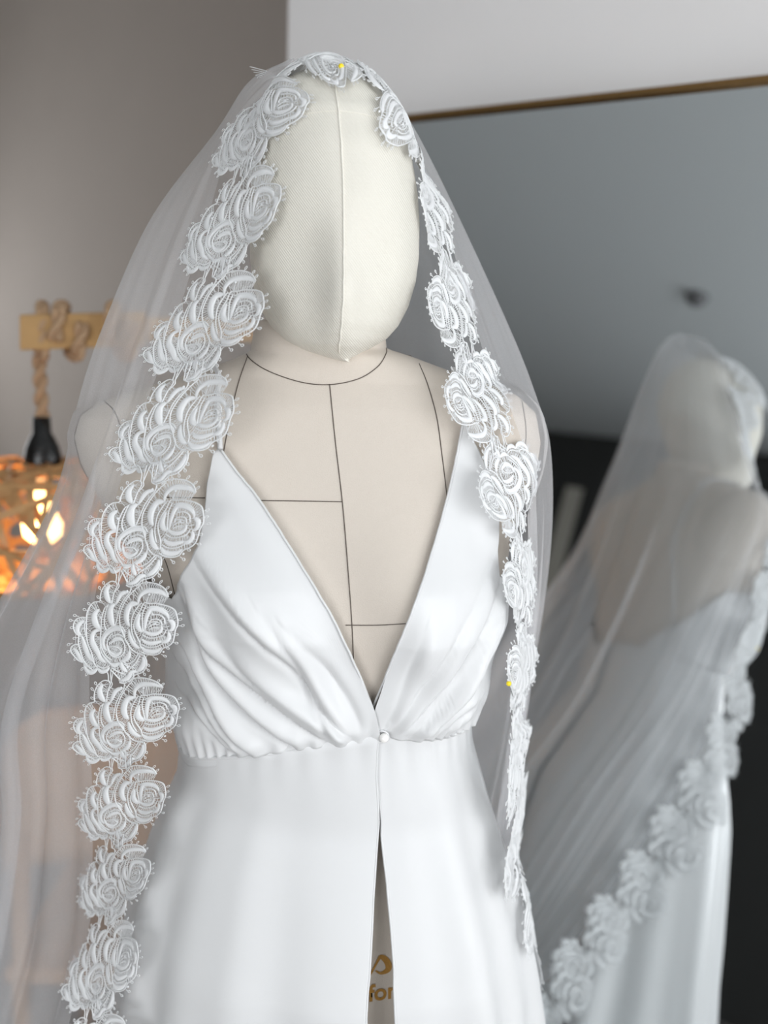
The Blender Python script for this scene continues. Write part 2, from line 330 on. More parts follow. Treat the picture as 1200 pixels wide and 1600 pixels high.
# embroidery seen in the slit
def stitch_on(mb, V2, Fs, lift=.0008):
    out = []
    for x, y in V2:
        h = cast(BV_T, x, y); out.append(h[0] + h[1] * lift if h else U(x, y, .775))
    mb.add(out, Fs)
def ribbon(P, W):
    P = catmull(np.array(P, float), 40); W = np.interp(np.linspace(0, 1, 40), np.linspace(0, 1, len(W)), W)
    T = np.gradient(P, axis=0); N = np.stack([-T[:, 1], T[:, 0]], 1); N /= np.linalg.norm(N, axis=1)[:, None]
    V = np.concatenate([P + N * W[:, None] / 2, P - N * W[:, None] / 2]); return V, [(i, i + 1, 41 + i, 40 + i) for i in range(39)]
emb = MB()
stitch_on(emb, *ribbon([(572, 1532), (581, 1518), (589, 1503), (594, 1495), (599, 1496), (604, 1501), (607, 1508), (606, 1514), (601, 1518), (594, 1520), (587, 1516)], [2.5, 3, 3.5, 6, 9, 10, 10.5, 9, 6.5, 4, 2.5]))
build_child(emb, 'embroidered_letter', M['gold_thread'], torso, label='gold embroidered letter s')
def text_mesh(body):
    cu = bpy.data.curves.new('txt', 'FONT'); cu.body = body; cu.offset = .022; o = bpy.data.objects.new('txt', cu); COL.objects.link(o)
    dg = bpy.context.evaluated_depsgraph_get(); me = o.evaluated_get(dg).to_mesh()
    V = np.array([v.co[:2] for v in me.vertices]); Fs = [tuple(p.vertices) for p in me.polygons]
    o.evaluated_get(dg).to_mesh_clear(); bpy.data.objects.remove(o); bpy.data.curves.remove(cu); return V, Fs
V, Fs = text_mesh('for'); V = V - V[0] * 0
x0 = V[:, 0].min(); sc_ = 36.0
Vp = np.stack([575 + (V[:, 0] - x0) * sc_, 1564 - V[:, 1] * sc_ - (V[:, 0] - x0) * sc_ * .14], 1)
emb = MB(); stitch_on(emb, Vp, Fs); build_child(emb, 'embroidered_word', M['gold_thread'], torso, label='gold embroidered word for')

# ------------------------------------------------------------------ white dress
dress = thing('white_dress', 'white satin sleeveless V neck dress on the dress form', 'dress', (-.03, YC + .02, .66))
DO = .006
dl = np.array([torso_pt(ths, z, DO) for z in zs]); bb = MB(); bb.grid(dl, True); BV_D = BVHTree.FromPolygons(np.concatenate(bb.v).tolist(), bb.f)
def to_thz(px, py):
    """angle and height where a sight line meets the dress surface"""
    h = cast(BV_D, px, py)
    if h is None:
        z = U(px, py, YC)[2]; return (-PI / 2 if px < 540 else PI / 2, z)
    p = h[0]; q = np.linspace(-1.75, 1.75, 1401); P = torso_pt(q, np.full_like(q, p[2]), DO); i = np.argmin(((P - p) ** 2).sum(1)); return (q[i], p[2])
ZW_pts = [(300, 1178), (330, 1181), (440, 1172), (540, 1157), (590, 1150), (600, 1150), (660, 1154), (700, 1149), (724, 1140)]
zw = np.array([to_thz(*p) for p in ZW_pts]); zw = zw[np.argsort(zw[:, 0])]
zwth = np.r_[-PI, zw[:, 0], PI]; zwz = np.r_[zw[:, 1].mean(), zw[:, 1], zw[:, 1].mean()]
def z_waist(th): return np.interp(th, zwth, zwz)
ZBACK = zof(960); ZUNDER = zof(935)
nl_l = [(590, 1150), (580, 1105), (555, 1040), (520, 965), (470, 880), (430, 815), (400, 770), (372, 735), (349, 702)]
nl_r = [(575, 1122), (590, 1085), (612, 1030), (640, 962), (665, 890), (690, 805), (706, 740), (716, 690), (722, 655)]
arm_l = [(339, 702), (330, 735), (322, 800), (316, 850), (300, 880), (285, 905), (274, 935)]
arm_r = [(727, 656), (745, 700), (762, 740), (775, 790), (780, 850), (781, 900)]
def topcurve(nl, arm, sgn):
    P = [to_thz(*p) for p in catmull(nl, 60)] + [to_thz(*p) for p in arm]
    P += [(sgn * (PI / 2 + .05), ZUNDER), (sgn * 1.9, ZUNDER - .035), (sgn * 2.25, ZBACK - .062), (sgn * 2.4, ZBACK - .07), (sgn * 2.7, ZBACK - .105), (sgn * PI, ZBACK - .125)]
    return np.array(P)
# creases pressed into the front panels, as lines across the chest
def zoom7(p): return (250 + p[0] / 3.243, 840 + p[1] / 3.243)
CREASE_L = [[(190, 50), (400, 290), (570, 460), (700, 600), (880, 870), (990, 990)], [(100, 240), (180, 430), (300, 680), (500, 880), (720, 1060)], [(120, 180), (250, 480), (400, 650), (640, 830), (890, 1020)],
            [(550, 300), (720, 560), (800, 800), (880, 1000)], [(100, 560), (200, 700), (350, 920), (480, 1080)], [(110, 850), (230, 950), (370, 1095)], [(680, 380), (900, 650), (1000, 850), (1010, 1000)], [(90, 700), (210, 830), (420, 1085)], [(300, 420), (480, 640), (760, 870), (940, 1010)]]
AMP_L = [.0058, .0095, .008, .0052, .0078, .006, .0045, .0065, .0045]
CREASE_L = [[zoom7(p) for p in c] for c in CREASE_L]
CREASE_R = [[(780, 925), (735, 1010), (680, 1085), (622, 1150)], [(738, 1060), (690, 1105), (652, 1150)], [(755, 985), (690, 1060), (610, 1145)], [(760, 900), (700, 1000), (640, 1080), (604, 1140)], [(725, 1100), (695, 1122), (672, 1152)], [(660, 960), (632, 1040), (604, 1110)]]
AMP_R = [.0085, .008, .0075, .005, .006, .003]
def crease_lines(C): return [catmull(np.array([U(x, y, .79)[[0, 2]] for x, y in c]), 60) for c in C]
CRL, CRR = crease_lines(CREASE_L), crease_lines(CREASE_R)
def crease_disp(P, lines, amps):
    d = np.zeros(len(P)); xz = P[:, [0, 2]]; front = (P[:, 1] < YC)
    for L, a in zip(lines, amps):
        D = xz[:, None] - L[None]; r2 = (D ** 2).sum(2); i = r2.argmin(1); r = np.sqrt(r2[np.arange(len(P)), i])
        T = np.gradient(L, axis=0)[i]; T /= np.linalg.norm(T, axis=1)[:, None]
        sg = np.sign(T[:, 0] * D[np.arange(len(P)), i, 1] - T[:, 1] * D[np.arange(len(P)), i, 0])
        q = r * sg; tpos = i / 59; fade = np.clip(tpos / .3, 0, 1) * .8 + .2
        w = .0065
        d += a * fade * (-.75 * np.exp(-(q / (w * .55)) ** 2) + 1.0 * np.exp(-((q - w * 1.3) / (w * 1.3)) ** 2))
    return d * front
def bodice(nl, arm, sgn, name, lines, amps, lift):
    tc_ = topcurve(nl, arm, sgn); tops = resample(tc_, 360); rows = 90; P = np.zeros((rows, 360, 3)); N = np.zeros_like(P)
    for j, (th, zt) in enumerate(tops):
        z0 = z_waist(th); zt = max(zt, z0 + .0005); zz = z0 + (zt - z0) * np.linspace(0, 1, rows)
        P[:, j] = torso_pt(np.full(rows, th), zz, DO + lift)
        N[:, j] = (torso_pt(np.full(rows, th), zz, DO + .01) - torso_pt(np.full(rows, th), zz, DO)) / .01
    flat = P.reshape(-1, 3); d = crease_disp(flat, lines, amps)
    hgt = flat[:, 2] - np.repeat(z_waist(tops[:, 0])[None], rows, 0).ravel()
    th = np.repeat(tops[:, 0][None], rows, 0).ravel()
    tuck = np.sin(th * 62 + 2 * np.sin(th * 9)) * .0022 * np.exp(-hgt / .012) * np.where(np.abs(th) < 1.25, 1, .3)
    blouse = .006 * np.exp(-((hgt - .03) / .03) ** 2) * (np.abs(th) < 1.5)
    soft = .0015 * np.sin(flat[:, 0] * 90 + flat[:, 2] * 60)
    nn = torso_pt(*np.array([to_thz(*p) for p in catmull(nl, 60)]).T, DO); o_ = np.argsort(nn[:, 2])
    edge = sstep(.002, .03, np.abs(flat[:, 0] - np.interp(flat[:, 2], nn[o_, 2], nn[o_, 0]))); d = d * (.15 + .85 * edge) * (.25 + .75 * sstep(0, .014, hgt)); soft = soft * edge
    flat = flat + N.reshape(-1, 3) * (d + tuck + blouse + soft)[:, None]
    b = MB(); b.grid(flat.reshape(rows, 360, 3)); o = build_child(b, name, M['satin'], dress); solidify(o, .0012); return tops
tl_ = bodice(nl_l, arm_l, -1, 'bodice_panel', CRL, AMP_L, .003)
tr_ = bodice(nl_r, arm_r, 1, 'bodice_panel', CRR, AMP_R, .0)
for nl, lift in ((nl_l, .0045), (nl_r, .0012)):     # rolled neckline edges
    Q = resample(np.array([to_thz(*p) for p in catmull(nl, 60)]), 80); b = MB(); b.tube(torso_pt(Q[:, 0], Q[:, 1], DO + lift), .0011, 6); build_child(b, 'neckline_edge', M['satin'], dress)
# shoulder straps: from the peak over the shoulder to the back edge
for (pk, tops_px, sgn) in (((345, 703), [(343, 660), (341, 620), (342, 585)], -1), ((724, 656), [(722, 630), (716, 600), (708, 588)], 1)):
    A = [cast(BV_T, *p) for p in [pk] + tops_px]; A = [a[0] + a[1] * .002 for a in A if a]
    zt = A[-1][2]; xs_ = A[-1][0]
    B = []
    for q, z in ((2.3, ZBACK - .064), (2.42, ZBACK - .0), (2.5, ZBACK + .08), (2.45, zof(640))):
        B.append(torso_pt(np.array(sgn * q), z, .003))
    path = catmull(np.array(A + [A[-1] * .5 + B[-1] * .5 + np.array([0, 0, .012])] + B[::-1]), 70)
    for k in range(70):
        h, n, i, r = BV_T.find_nearest(Vector(path[k])); path[k] = np.array(h) + np.array(n) * .0022
    b = MB(); b.tube(path, .0024, 8); build_child(b, 'shoulder_strap', M['satin'], dress)
# skirt
HEM = .665
SKL = [(1150, 291), (1195, 288), (1240, 268), (1290, 248), (1400, 214), (1500, 198), (1600, 186), (1760, 170), (1950, 150)]
SKR = [(1100, 731), (1145, 734), (1230, 755), (1290, 773), (1400, 807), (1500, 824), (1600, 836), (1760, 852), (1950, 870)]
kl = np.array([U(x, y, YC) for y, x in SKL])[::-1]; kr = np.array([U(x, y, YC) for y, x in SKR])[::-1]
def skirt_pt(th, z, off=0.):
    x0, x1 = np.interp(z, kl[:, 2], kl[:, 0]), np.interp(z, kr[:, 2], kr[:, 0])
    f = np.clip((zof(1160) - z) / (zof(1160) - HEM), 0, 1)
    yf = np.interp(z, DZ[:, 0], DZ[:, 1]) - DO - .004 - .055 * f ** 1.1; yb = np.interp(z, DZ[:, 0], DZ[:, 2]) + DO + .008 + .075 * f
    yf = np.minimum(yf, .785 - .05 * f)
    xc, a = (x0 + x1) / 2, (x1 - x0) / 2; s, c = np.sin(th), np.cos(th); p = 2 / 2.25
    x = xc + (a + off) * np.sign(s) * np.abs(s) ** p; dy = np.where(c > 0, -(YC - yf + off), yb - YC + off) * np.abs(c) ** p
    fold = .0105 * f ** 1.0 * (np.sin(th * 9 + 1.1 + .8 * np.sin(th * 2.3)) + .5 * np.sin(th * 17 + 2))
    fold = fold * (1 - .6 * np.exp(-(th / .35) ** 2)) + .0007 * np.sin(th * 40) * np.exp(-f / .03)
    dy = dy - fold * c; x = x + fold * s - dy * .13 * np.clip(1.5 - abs(s), 0, 1)
    return np.stack(np.broadcast_arrays(x, YC + dy, z), -1)
kz = np.linspace(HEM, zof(1120), 60); kq = np.linspace(-1.7, 1.7, 160)
bb = MB(); bb.grid(np.array([skirt_pt(kq, z) for z in kz])); BV_K = BVHTree.FromPolygons(np.concatenate(bb.v).tolist(), bb.f)
def edge_thz(pts):
    out = []
    for x, y in pts:
        h = cast(BV_K, x, y); p = h[0]; q = np.linspace(-1, 1, 2001); P = skirt_pt(q, np.full_like(q, p[2])); out.append((p[2], q[np.argmin(((P - p) ** 2).sum(1))]))
    return np.array(sorted(out))
bb = MB(); bb.grid(np.array([skirt_pt(np.linspace(-PI, PI, 160), z, .004) for z in kz])); BV_KF = BVHTree.FromPolygons(np.concatenate(bb.v).tolist(), bb.f)
el = edge_thz([(590, 1152), (589, 1240), (588, 1330), (582, 1430), (577, 1520), (571, 1598)])
er = edge_thz([(586, 1155), (589, 1225), (597, 1330), (606, 1400), (613, 1470), (616, 1530), (618, 1598)])
def skirt_panel(e, sgn, lift):
    rows, cols = 110, 150; P = np.zeros((rows, cols, 3))
    for j, k in enumerate(np.linspace(0, 1, cols)):
        for_e = None
    zz0 = np.linspace(0, 1, rows)
    for i, r in enumerate(zz0):
        z_mid = zof(1158) + (HEM - zof(1158)) * r
        the = np.interp(z_mid, e[:, 0], e[:, 1]); kk = np.linspace(0, 1, cols) ** 1.15
        th = the + (sgn * PI - the) * kk
        z = z_waist(th) * (1 - r) + HEM * r
        P[i] = skirt_pt(th, z, lift)
    P = np.concatenate([torso_pt(e[-1, 1] + (sgn * PI - e[-1, 1]) * np.linspace(0, 1, cols) ** 1.15, z_waist(e[-1, 1] + (sgn * PI - e[-1, 1]) * np.linspace(0, 1, cols) ** 1.15) + .012, DO - .003)[None], P])
    b = MB(); b.grid(P); o = build_child(b, 'skirt_panel', M['satin'], dress); solidify(o, .0014)
    b = MB(); b.tube(P[:, 0] , .0012, 6); build_child(b, 'opening_hem', M['satin'], dress)
skirt_panel(el, -1, .004); skirt_panel(er, 1, .0)
for rng, of_ in (((-PI, zw[4, 0]), .005), ((zw[4, 0], PI), .0005)):
    q = np.linspace(rng[0], rng[1], 120); b = MB(); b.tube(torso_pt(q, z_waist(q) - .0005, DO + of_), .0018, 6); build_child(b, 'waist_seam', M['satin'], dress)
q = np.linspace(-PI * .95, zw[2, 0], 120); P = np.array([torso_pt(q, z_waist(q) - dz * sstep(zw[2, 0], zw[1, 0] - .1, q), DO + .0045 + dz * .06) for dz in np.linspace(0, .011, 5)]); b = MB(); b.grid(P); solidify(build_child(b, 'waistband', M['satin'], dress), .0012)
bp = torso_pt(np.array(zw[5, 0]), zw[5, 1] - .001, DO + .010); bp = U(600, 1153, bp[1])
b = MB()
b.grid([[bp + .0042 * np.array([math.sin(t_) * math.cos(k * PI / 10), math.sin(t_) * math.sin(k * PI / 10), math.cos(t_)]) for k in range(20)] for t_ in np.linspace(0.02, PI - .02, 14)], True)
build_child(b, 'pearl_button', M['pearl'], dress, label='small round pearl button at the waist')
b = MB(); b.tube([bp + np.array([-.002 + .006 * math.cos(q), .002, .0055 * math.sin(q)]) for q in np.linspace(0, 2 * PI, 24, endpoint=False)], .0009, 6, True); build_child(b, 'button_loop', M['satin'], dress)

# ------------------------------------------------------------------ veil: lace border curve
#          outer (px,py,Y)        inner
BORD = [((40, 1760, .82), (215, 1750, .785)), ((62, 1680, .81), (225, 1665, .775)), ((85, 1590, .80), (217, 1575, .77)), ((122, 1440, .845), (226, 1430, .77)), ((118, 1270, .82), (260, 1262, .76)), ((107, 1130, .795), (283, 1105, .75)), ((110, 978, .785), (278, 985, .745)),
        ((137, 808, .79), (326, 808, .745)), ((182, 668, .81), (370, 645, .755)), ((234, 528, .83), (413, 498, .765)), ((290, 374, .855), (438, 328, .785)), ((338, 222, .885), (485, 172, .80)),
        ((400, 128, .925), (503, 158, .815)), ((480, 88, .93), (528, 152, .812)), ((560, 92, .925), (560, 192, .80)), ((618, 140, .925), (588, 226, .80)), ((662, 230, .925), (612, 272, .812)),
        ((700, 320, .92), (634, 330, .832)), ((725, 400, .91), (660, 395, .84)), ((741, 470, .895), (664, 470, .825)), ((770, 540, .875), (682, 556, .81)), ((783, 605, .86), (690, 620, .795)), ((812, 665, .855), (722, 690, .78)),
        ((828, 745, .855), (744, 775, .77)), ((836, 805, .86), (772, 830, .775)), ((838, 920, .865), (787, 925, .78)), ((838, 1035, .875), (792, 1020, .795)), ((820, 1115, .885), (790, 1115, .80)),]
OPTS = [U(*o) for o, i in BORD]; IPTS = [U(*i) for o, i in BORD]
for C_, dy_, dz_ in (((.134, .838, 1.19), .045, .015), ((.136, .845, 1.12), .047, .022), ((.146, .885, 1.02), .046, .024), ((.159, .935, .922), .045, .026), ((.173, .985, .844), .043, .028), ((.190, 1.04, .775), .04, .03), ((.205, 1.08, .715), .038, .032), ((.200, 1.075, .645), .03, .03), ((.19, 1.06, .57), .03, .03)):
    C_ = np.array(C_); e_ = np.array([{1.19: .017, 1.12: .017, 1.02: .010}.get(C_[2], .007), dy_ * 1.12, dz_ * 1.12]); OPTS.append(C_ + e_); IPTS.append(C_ - e_)
OB = catmull(np.array(OPTS), 900); IB = catmull(np.array(IPTS), 900); nb = len(OPTS) - 1
def push(P, margin):
    for k in range(len(P)):
        for bv in (BV_T, BV_H, BV_KF):
            h, n, i, r = bv.find_nearest(Vector(P[k]), .12)
            if h is None: continue
            dv = Vector(P[k]) - h
            s = dv.dot(n)
            if s < margin: P[k] = np.array(h + n * margin)
    return P
NU = 9
ug = np.linspace(0, 1, NU); STRIP = OB[:, None] * (1 - ug)[None, :, None] + IB[:, None] * ug[None, :, None]
STRIP = push(STRIP.reshape(-1, 3).copy(), .005).reshape(900, NU, 3)
kk_ = np.linspace(0, nb, 900)
for i in range(900):    # over the head the border lies on the cloth
    wgt = sstep(11.3, 12.3, kk_[i]) * sstep(17.2, 15.5, kk_[i])
    if wgt > 0:
        for j in range(NU):
            h, n, _i, r = BV_H.find_nearest(Vector(STRIP[i, j]), .06)
            if h is not None: STRIP[i, j] = STRIP[i, j] * (1 - wgt) + wgt * np.array(h + n * .006)
        STRIP[i, :5, 2] += .015 * math.exp(-((kk_[i] - 13.0) / .45) ** 2) * np.array([1, 1, .8, .5, .2])
for _ in range(25):     # relax
    STRIP[1:-1] = .25 * STRIP[:-2] + .5 * STRIP[1:-1] + .25 * STRIP[2:]
def off_mirror(P, m):
    d = P @ NM + CM; P[d < m] += NM[None] * (m - d[d < m])[:, None]; return P
STRIP = off_mirror(STRIP.reshape(-1, 3), .014).reshape(900, NU, 3)
mid = STRIP[:, NU // 2]; arc = np.r_[0, np.cumsum(np.linalg.norm(np.diff(mid, axis=0), axis=1))]
Tv = np.gradient(STRIP, axis=0); Tu = np.gradient(STRIP, axis=1); NRM = np.cross(Tu, Tv); NRM /= np.linalg.norm(NRM, axis=2)[..., None] + 1e-12
axis_pt = np.array([-.03, YC, 0]); dv_ = STRIP - axis_pt; dv_[..., 2] = 0
if (NRM * dv_).sum(2)[200:380].mean() < 0: NRM = -NRM
def strip_map(u, s, h):
    i = np.interp(s, arc, np.arange(900)); i0 = np.clip(i.astype(int), 0, 898); fi = (i - i0)[:, None]
    j = u * (NU - 1); j0 = np.clip(np.floor(j).astype(int), 0, NU - 2); fj = (j - j0)[:, None]
    def g(A): return (A[i0, j0] * (1 - fj) + A[i0, j0 + 1] * fj) * (1 - fi) + (A[i0 + 1, j0] * (1 - fj) + A[i0 + 1, j0 + 1] * fj) * fi
    over = (s - np.clip(s, arc[0], arc[-1]))[:, None]
    return g(STRIP) + g(NRM) * h[:, None]

# ------------------------------------------------------------------ lace motif drawn flat, in units of the pattern
CORD = {
 'leaf': [[(445, 100), (400, 95), (350, 125), (318, 170), (305, 225), (305, 270), (250, 280), (210, 320), (192, 380), (195, 440), (205, 520), (215, 580), (240, 640), (280, 700), (310, 770), (335, 805)],
          [(200, 415), (150, 410), (100, 425), (78, 465), (85, 510), (110, 545), (135, 560), (135, 610), (150, 660), (175, 710), (205, 760), (250, 800), (310, 835), (345, 820)],
          [(150, 640), (110, 630), (70, 650), (62, 685), (90, 715), (140, 755), (195, 775)],
          [(400, 290), (365, 320), (350, 360), (340, 420), (345, 500), (350, 560), (360, 640), (385, 700), (430, 745), (470, 780)],
          [(388, 298), (378, 350), (368, 430), (385, 490), (410, 520)], [(445, 100), (462, 130), (440, 190), (425, 285)],
          [(600, 140), (590, 190), (555, 240), (525, 300), (510, 380), (500, 440), (490, 485)], [(205, 780), (235, 800), (300, 812), (330, 800), (350, 815)], [(350, 800), (400, 820), (450, 815), (475, 800)],
          [(195, 435), (180, 470), (190, 520), (205, 570)], [(165, 570), (215, 640), (255, 700), (300, 770)]],
 'rose': [[(680, 118), (620, 175), (575, 240), (545, 310), (530, 380), (545, 450), (570, 500), (610, 560), (640, 610), (690, 670), (740, 700), (800, 715)],
          [(640, 130), (700, 98), (780, 95), (860, 112), (930, 150), (972, 205)],
          [(960, 275), (1010, 290), (1060, 320), (1090, 380), (1105, 440), (1092, 490), (1088, 560), (1080, 600), (1050, 632), (990, 662), (960, 705), (900, 722), (830, 712), (780, 690)],
          [(960, 275), (880, 262), (810, 265), (760, 262), (740, 330), (715, 380), (700, 450), (720, 510), (750, 560), (775, 610), (780, 650)],
          [(785, 285), (770, 350), (785, 430), (800, 500)], [(735, 262), (700, 310), (672, 380), (675, 450), (690, 520), (730, 600)], [(800, 300), (860, 285), (940, 300), (1000, 335)],
          [(850, 440), (860, 405), (910, 393), (950, 410), (968, 445)], [(848, 465), (885, 440), (945, 442)], [(855, 485), (900, 465), (950, 470)], [(860, 420), (900, 415), (940, 425)],
          [(800, 535), (860, 560), (930, 555), (990, 530), (1010, 490)], [(790, 620), (850, 645), (930, 640), (985, 615)], [(860, 360), (920, 355), (975, 385), (990, 430)]],
 'rosebud': [[(620, 520), (580, 480), (520, 470), (450, 485), (395, 530), (365, 590), (370, 640), (400, 690), (440, 730), (490, 760)],
             [(470, 540), (440, 575), (430, 620), (445, 670), (490, 725), (560, 735), (610, 695), (618, 640), (600, 600)], [(480, 560), (520, 545), (570, 548), (605, 565)], [(455, 650), (500, 645), (545, 655), (580, 680)],
             [(400, 720), (450, 770), (520, 810), (580, 790)], [(640, 600), (665, 640), (670, 690)], [(470, 590), (520, 570), (570, 565)]],
 'petal': [[(600, 775), (640, 800), (700, 775), (740, 725), (760, 700)], [(805, 720), (825, 780), (812, 840), (772, 890), (700, 912), (660, 952), (600, 972), (560, 960)], [(770, 715), (740, 765), (700, 812), (650, 855)], [(480, 840), (520, 880), (565, 935)], [(500, 830), (560, 870), (620, 895)], [(610, 800), (660, 830), (700, 815)]],
}
SAT = {
 'leaf': [([(392, 128), (362, 165), (362, 205), (380, 245), (420, 285)], 52), ([(585, 178), (530, 188), (500, 215), (483, 255), (468, 292)], 38), ([(465, 290), (430, 312), (420, 350), (430, 400), (458, 450), (492, 482)], 66),
          ([(308, 342), (272, 370), (265, 410), (288, 465), (345, 515)], 56), ([(345, 515), (290, 525), (266, 560), (272, 612), (302, 652), (345, 700), (372, 742), (432, 780)], 50),
          ([(178, 440), (135, 463), (115, 500), (125, 540), (162, 560)], 42), ([(165, 565), (190, 622), (228, 692), (262, 735), (312, 770)], 44), ([(92, 665), (130, 702), (165, 747), (208, 778)], 38),
          ([(205, 775), (230, 830), (280, 856), (330, 846), (352, 820)], 32), ([(350, 820), (390, 852), (440, 846), (472, 820)], 30)],
 'rose': [([(970, 208), (900, 172), (820, 160), (760, 162), (712, 192), (696, 232), (706, 282)], 42), ([(700, 272), (640, 276), (611, 312), (602, 370), (622, 430), (656, 466)], 60), ([(648, 488), (665, 550), (700, 610), (740, 645), (772, 656)], 42),
          ([(745, 350), (730, 410), (742, 462), (776, 496), (802, 505)], 50), ([(818, 500), (812, 440), (815, 370), (838, 312), (895, 308), (958, 330), (1000, 362), (1020, 400)], 42), ([(1012, 400), (1058, 430), (1064, 480), (1030, 502)], 42),
          ([(1030, 508), (1042, 552), (1020, 590), (968, 600)], 40), ([(962, 450), (966, 490), (932, 520), (870, 526), (820, 506), (798, 494)], 32), ([(788, 568), (820, 598), (872, 612), (930, 604), (982, 588)], 36), ([(774, 638), (822, 680), (880, 692), (940, 682), (978, 650)], 40)],
 'rosebud': [([(615, 556), (590, 520), (540, 496), (480, 502), (422, 532), (386, 576), (386, 622), (406, 660), (442, 682)], 42), ([(455, 626), (500, 592), (558, 580), (605, 600)], 30), ([(440, 640), (452, 682), (492, 712), (540, 716), (576, 690), (582, 655)], 28), ([(660, 680), (656, 722), (622, 760), (578, 770)], 44), ([(470, 788), (520, 806), (572, 788)], 34)],
 'petal': [([(575, 780), (592, 832), (632, 876)], 38), ([(792, 740), (797, 790), (772, 840), (722, 880)], 50), ([(722, 880), (672, 882), (632, 930), (572, 950)], 42)],
}
PICOT = [(325, 110), (290, 155), (283, 235), (200, 295), (165, 345), (80, 395), (45, 435), (62, 495), (95, 582), (38, 632), (35, 688), (110, 748), (190, 826), (240, 868), (1110, 342), (1150, 450), (1118, 395), (1108, 532), (1115, 610), (1038, 658), (1010, 735), (925, 762), (838, 824), (830, 874), (790, 912), (735, 936), (940, 130), (975, 170), (860, 85)]
CONN = [[(470, -30), (465, 50), (470, 110)], [(505, -30), (485, 40), (470, 105)], [(532, -30), (535, 40), (548, 112)], [(570, -30), (570, 40), (560, 118)], [(628, -30), (632, 50), (642, 118)], [(685, -30), (685, 40), (692, 100)], [(470, 110), (480, 140), (440, 190)], [(548, 112), (590, 130), (600, 160)], [(400, -20), (440, 40), (445, 100)]]
def segs_of(P): return np.concatenate([P[:-1], P[1:]], 1)
def dense(P, step=11):
    P = np.array(P, float); L = np.linalg.norm(np.diff(P, axis=0), axis=1).sum(); return resample(catmull(P, max(12, int(L / 4))), max(5, int(L / step)))
PAT = {}; allseg = []
for k in CORD:
    PAT[k] = dict(c=[dense(p) for p in CORD[k]], s=[(dense(p, 10), w) for p, w in SAT[k]])
    allseg += [segs_of(p) for p in PAT[k]['c']] + [segs_of(p) for p, w in PAT[k]['s']]
ALL = np.concatenate(allseg)
def ray2(o, d, own, maxd=115):
    a, bq = ALL[:, :2], ALL[:, 2:] - ALL[:, :2]; den = d[0] * bq[:, 1] - d[1] * bq[:, 0]; den = np.where(abs(den) < 1e-9, 1e-9, den)
    r = a - o; t = (r[:, 0] * bq[:, 1] - r[:, 1] * bq[:, 0]) / den; s = (r[:, 0] * d[1] - r[:, 1] * d[0]) / den
    ok = (t > 16) & (t < maxd) & (s >= 0) & (s <= 1); return t[ok].min() if ok.any() else None
BRIDE = {}
for k in PAT:
    br = []
    for P, step in [(p, 15) for p, w_ in PAT[k]['s']] + [(p, 19) for p in PAT[k]['c']]:
        L = np.linalg.norm(np.diff(P, axis=0), axis=1).sum(); Q = resample(P, max(4, int(L / step))); T = np.gradient(Q, axis=0)
        for q, t_ in zip(Q, T):
            nn = np.array([-t_[1], t_[0]]); nn /= np.linalg.norm(nn) + 1e-9
            for sg in (1, -1):
                d = ray2(q, nn * sg, None)
                if d: br.append((q, q + nn * sg * d))
    BRIDE[k] = br
LSC = .0000955          # metres per pattern unit
def flat_tube(mb, P, r, n=4, h0=0., closed=False):
    """tube in pattern space (x,y,h)"""
    P3 = np.column_stack([P, np.full(len(P), h0)]); mb.tube(P3, r, n, closed, caps=False)
def flat_satin(mb, P, W):
    n = len(P); t = np.linspace(0, 1, n); w = W * np.maximum(np.sin(PI * t), .0) ** .55 * .5 + 3.0
    T = np.gradient(P, axis=0); N = np.stack([-T[:, 1], T[:, 0]], 1); N /= np.linalg.norm(N, axis=1)[:, None] + 1e-9
    G = [];
    for q in np.linspace(0, PI, 7): G.append(np.column_stack([P + N * (w * math.cos(q))[:, None], w * .5 * math.sin(q) - 1]))
    for q in (.75, .25): G.append(np.column_stack([P + N * (w * (2 * q - 1) * -1)[:, None], np.full(n, -2.)]))
    mb.grid(np.array(G).transpose(1, 0, 2), True)
FLAT = {}
for k in PAT:
    mb1 = MB()
    for p in PAT[k]['c']: flat_tube(mb1, p, 6.0, 5, 3)
    mb2 = MB()
    for p, w_ in PAT[k]['s']: flat_satin(mb2, p, w_)
    mb3 = MB()
    for a, c in BRIDE[k]: flat_tube(mb3, np.array([a, c]), 2.6, 3, 1)
    FLAT[k] = (mb1, mb2, mb3)
pb = MB(); ctr2 = np.array([580, 500.])
for p in PICOT:
    p = np.array(p, float); d = p - ctr2; d /= np.linalg.norm(d); e = np.array([-d[1], d[0]]); q = np.linspace(0, 2 * PI, 9, endpoint=False)
    pb.tube(np.column_stack([p + np.outer(np.cos(q), d) * 15 + np.outer(np.sin(q), e) * 9, np.full(9, 2.)]), 3.6, 4, True)
    flat_tube(pb, np.array([p - d * 15, p - d * 42]), 3.6, 4, 2)
cb = MB()
for p in CONN: flat_tube(cb, dense(p), 5.5, 4, 3)
sq = MB()
for p in ((570, 170), (790, 190), (1000, 690), (640, 830), (905, 430), (330, 410)):
    q = np.linspace(0, 2 * PI, 8, endpoint=False); r_ = []
    for rad, hh in ((10, 8), (8, 11), (3, 11), (2, 8)): r_.append(np.column_stack([p[0] + rad * np.cos(q), p[1] + rad * np.sin(q), np.full(8, float(hh))]))
    sq.grid(np.array(r_), True)
veil = thing('bridal_veil', 'white tulle bridal veil with rose lace border, draped over the dress form', 'veil', (-.05, .93, .60))
def warp(mb, s0, seed):
    V = np.concatenate(mb.v); u = (V[:, 0] - 30) / 1090; s = s0 - (V[:, 1] - 470) * LSC * 1.09
    h = V[:, 2] * LSC + .0022 * np.sin(V[:, 0] / 140 + seed) * np.sin(V[:, 1] / 170 + seed * 2.1) + .0012
    o = MB(); o.add(strip_map(u, s, h), mb.f); return o
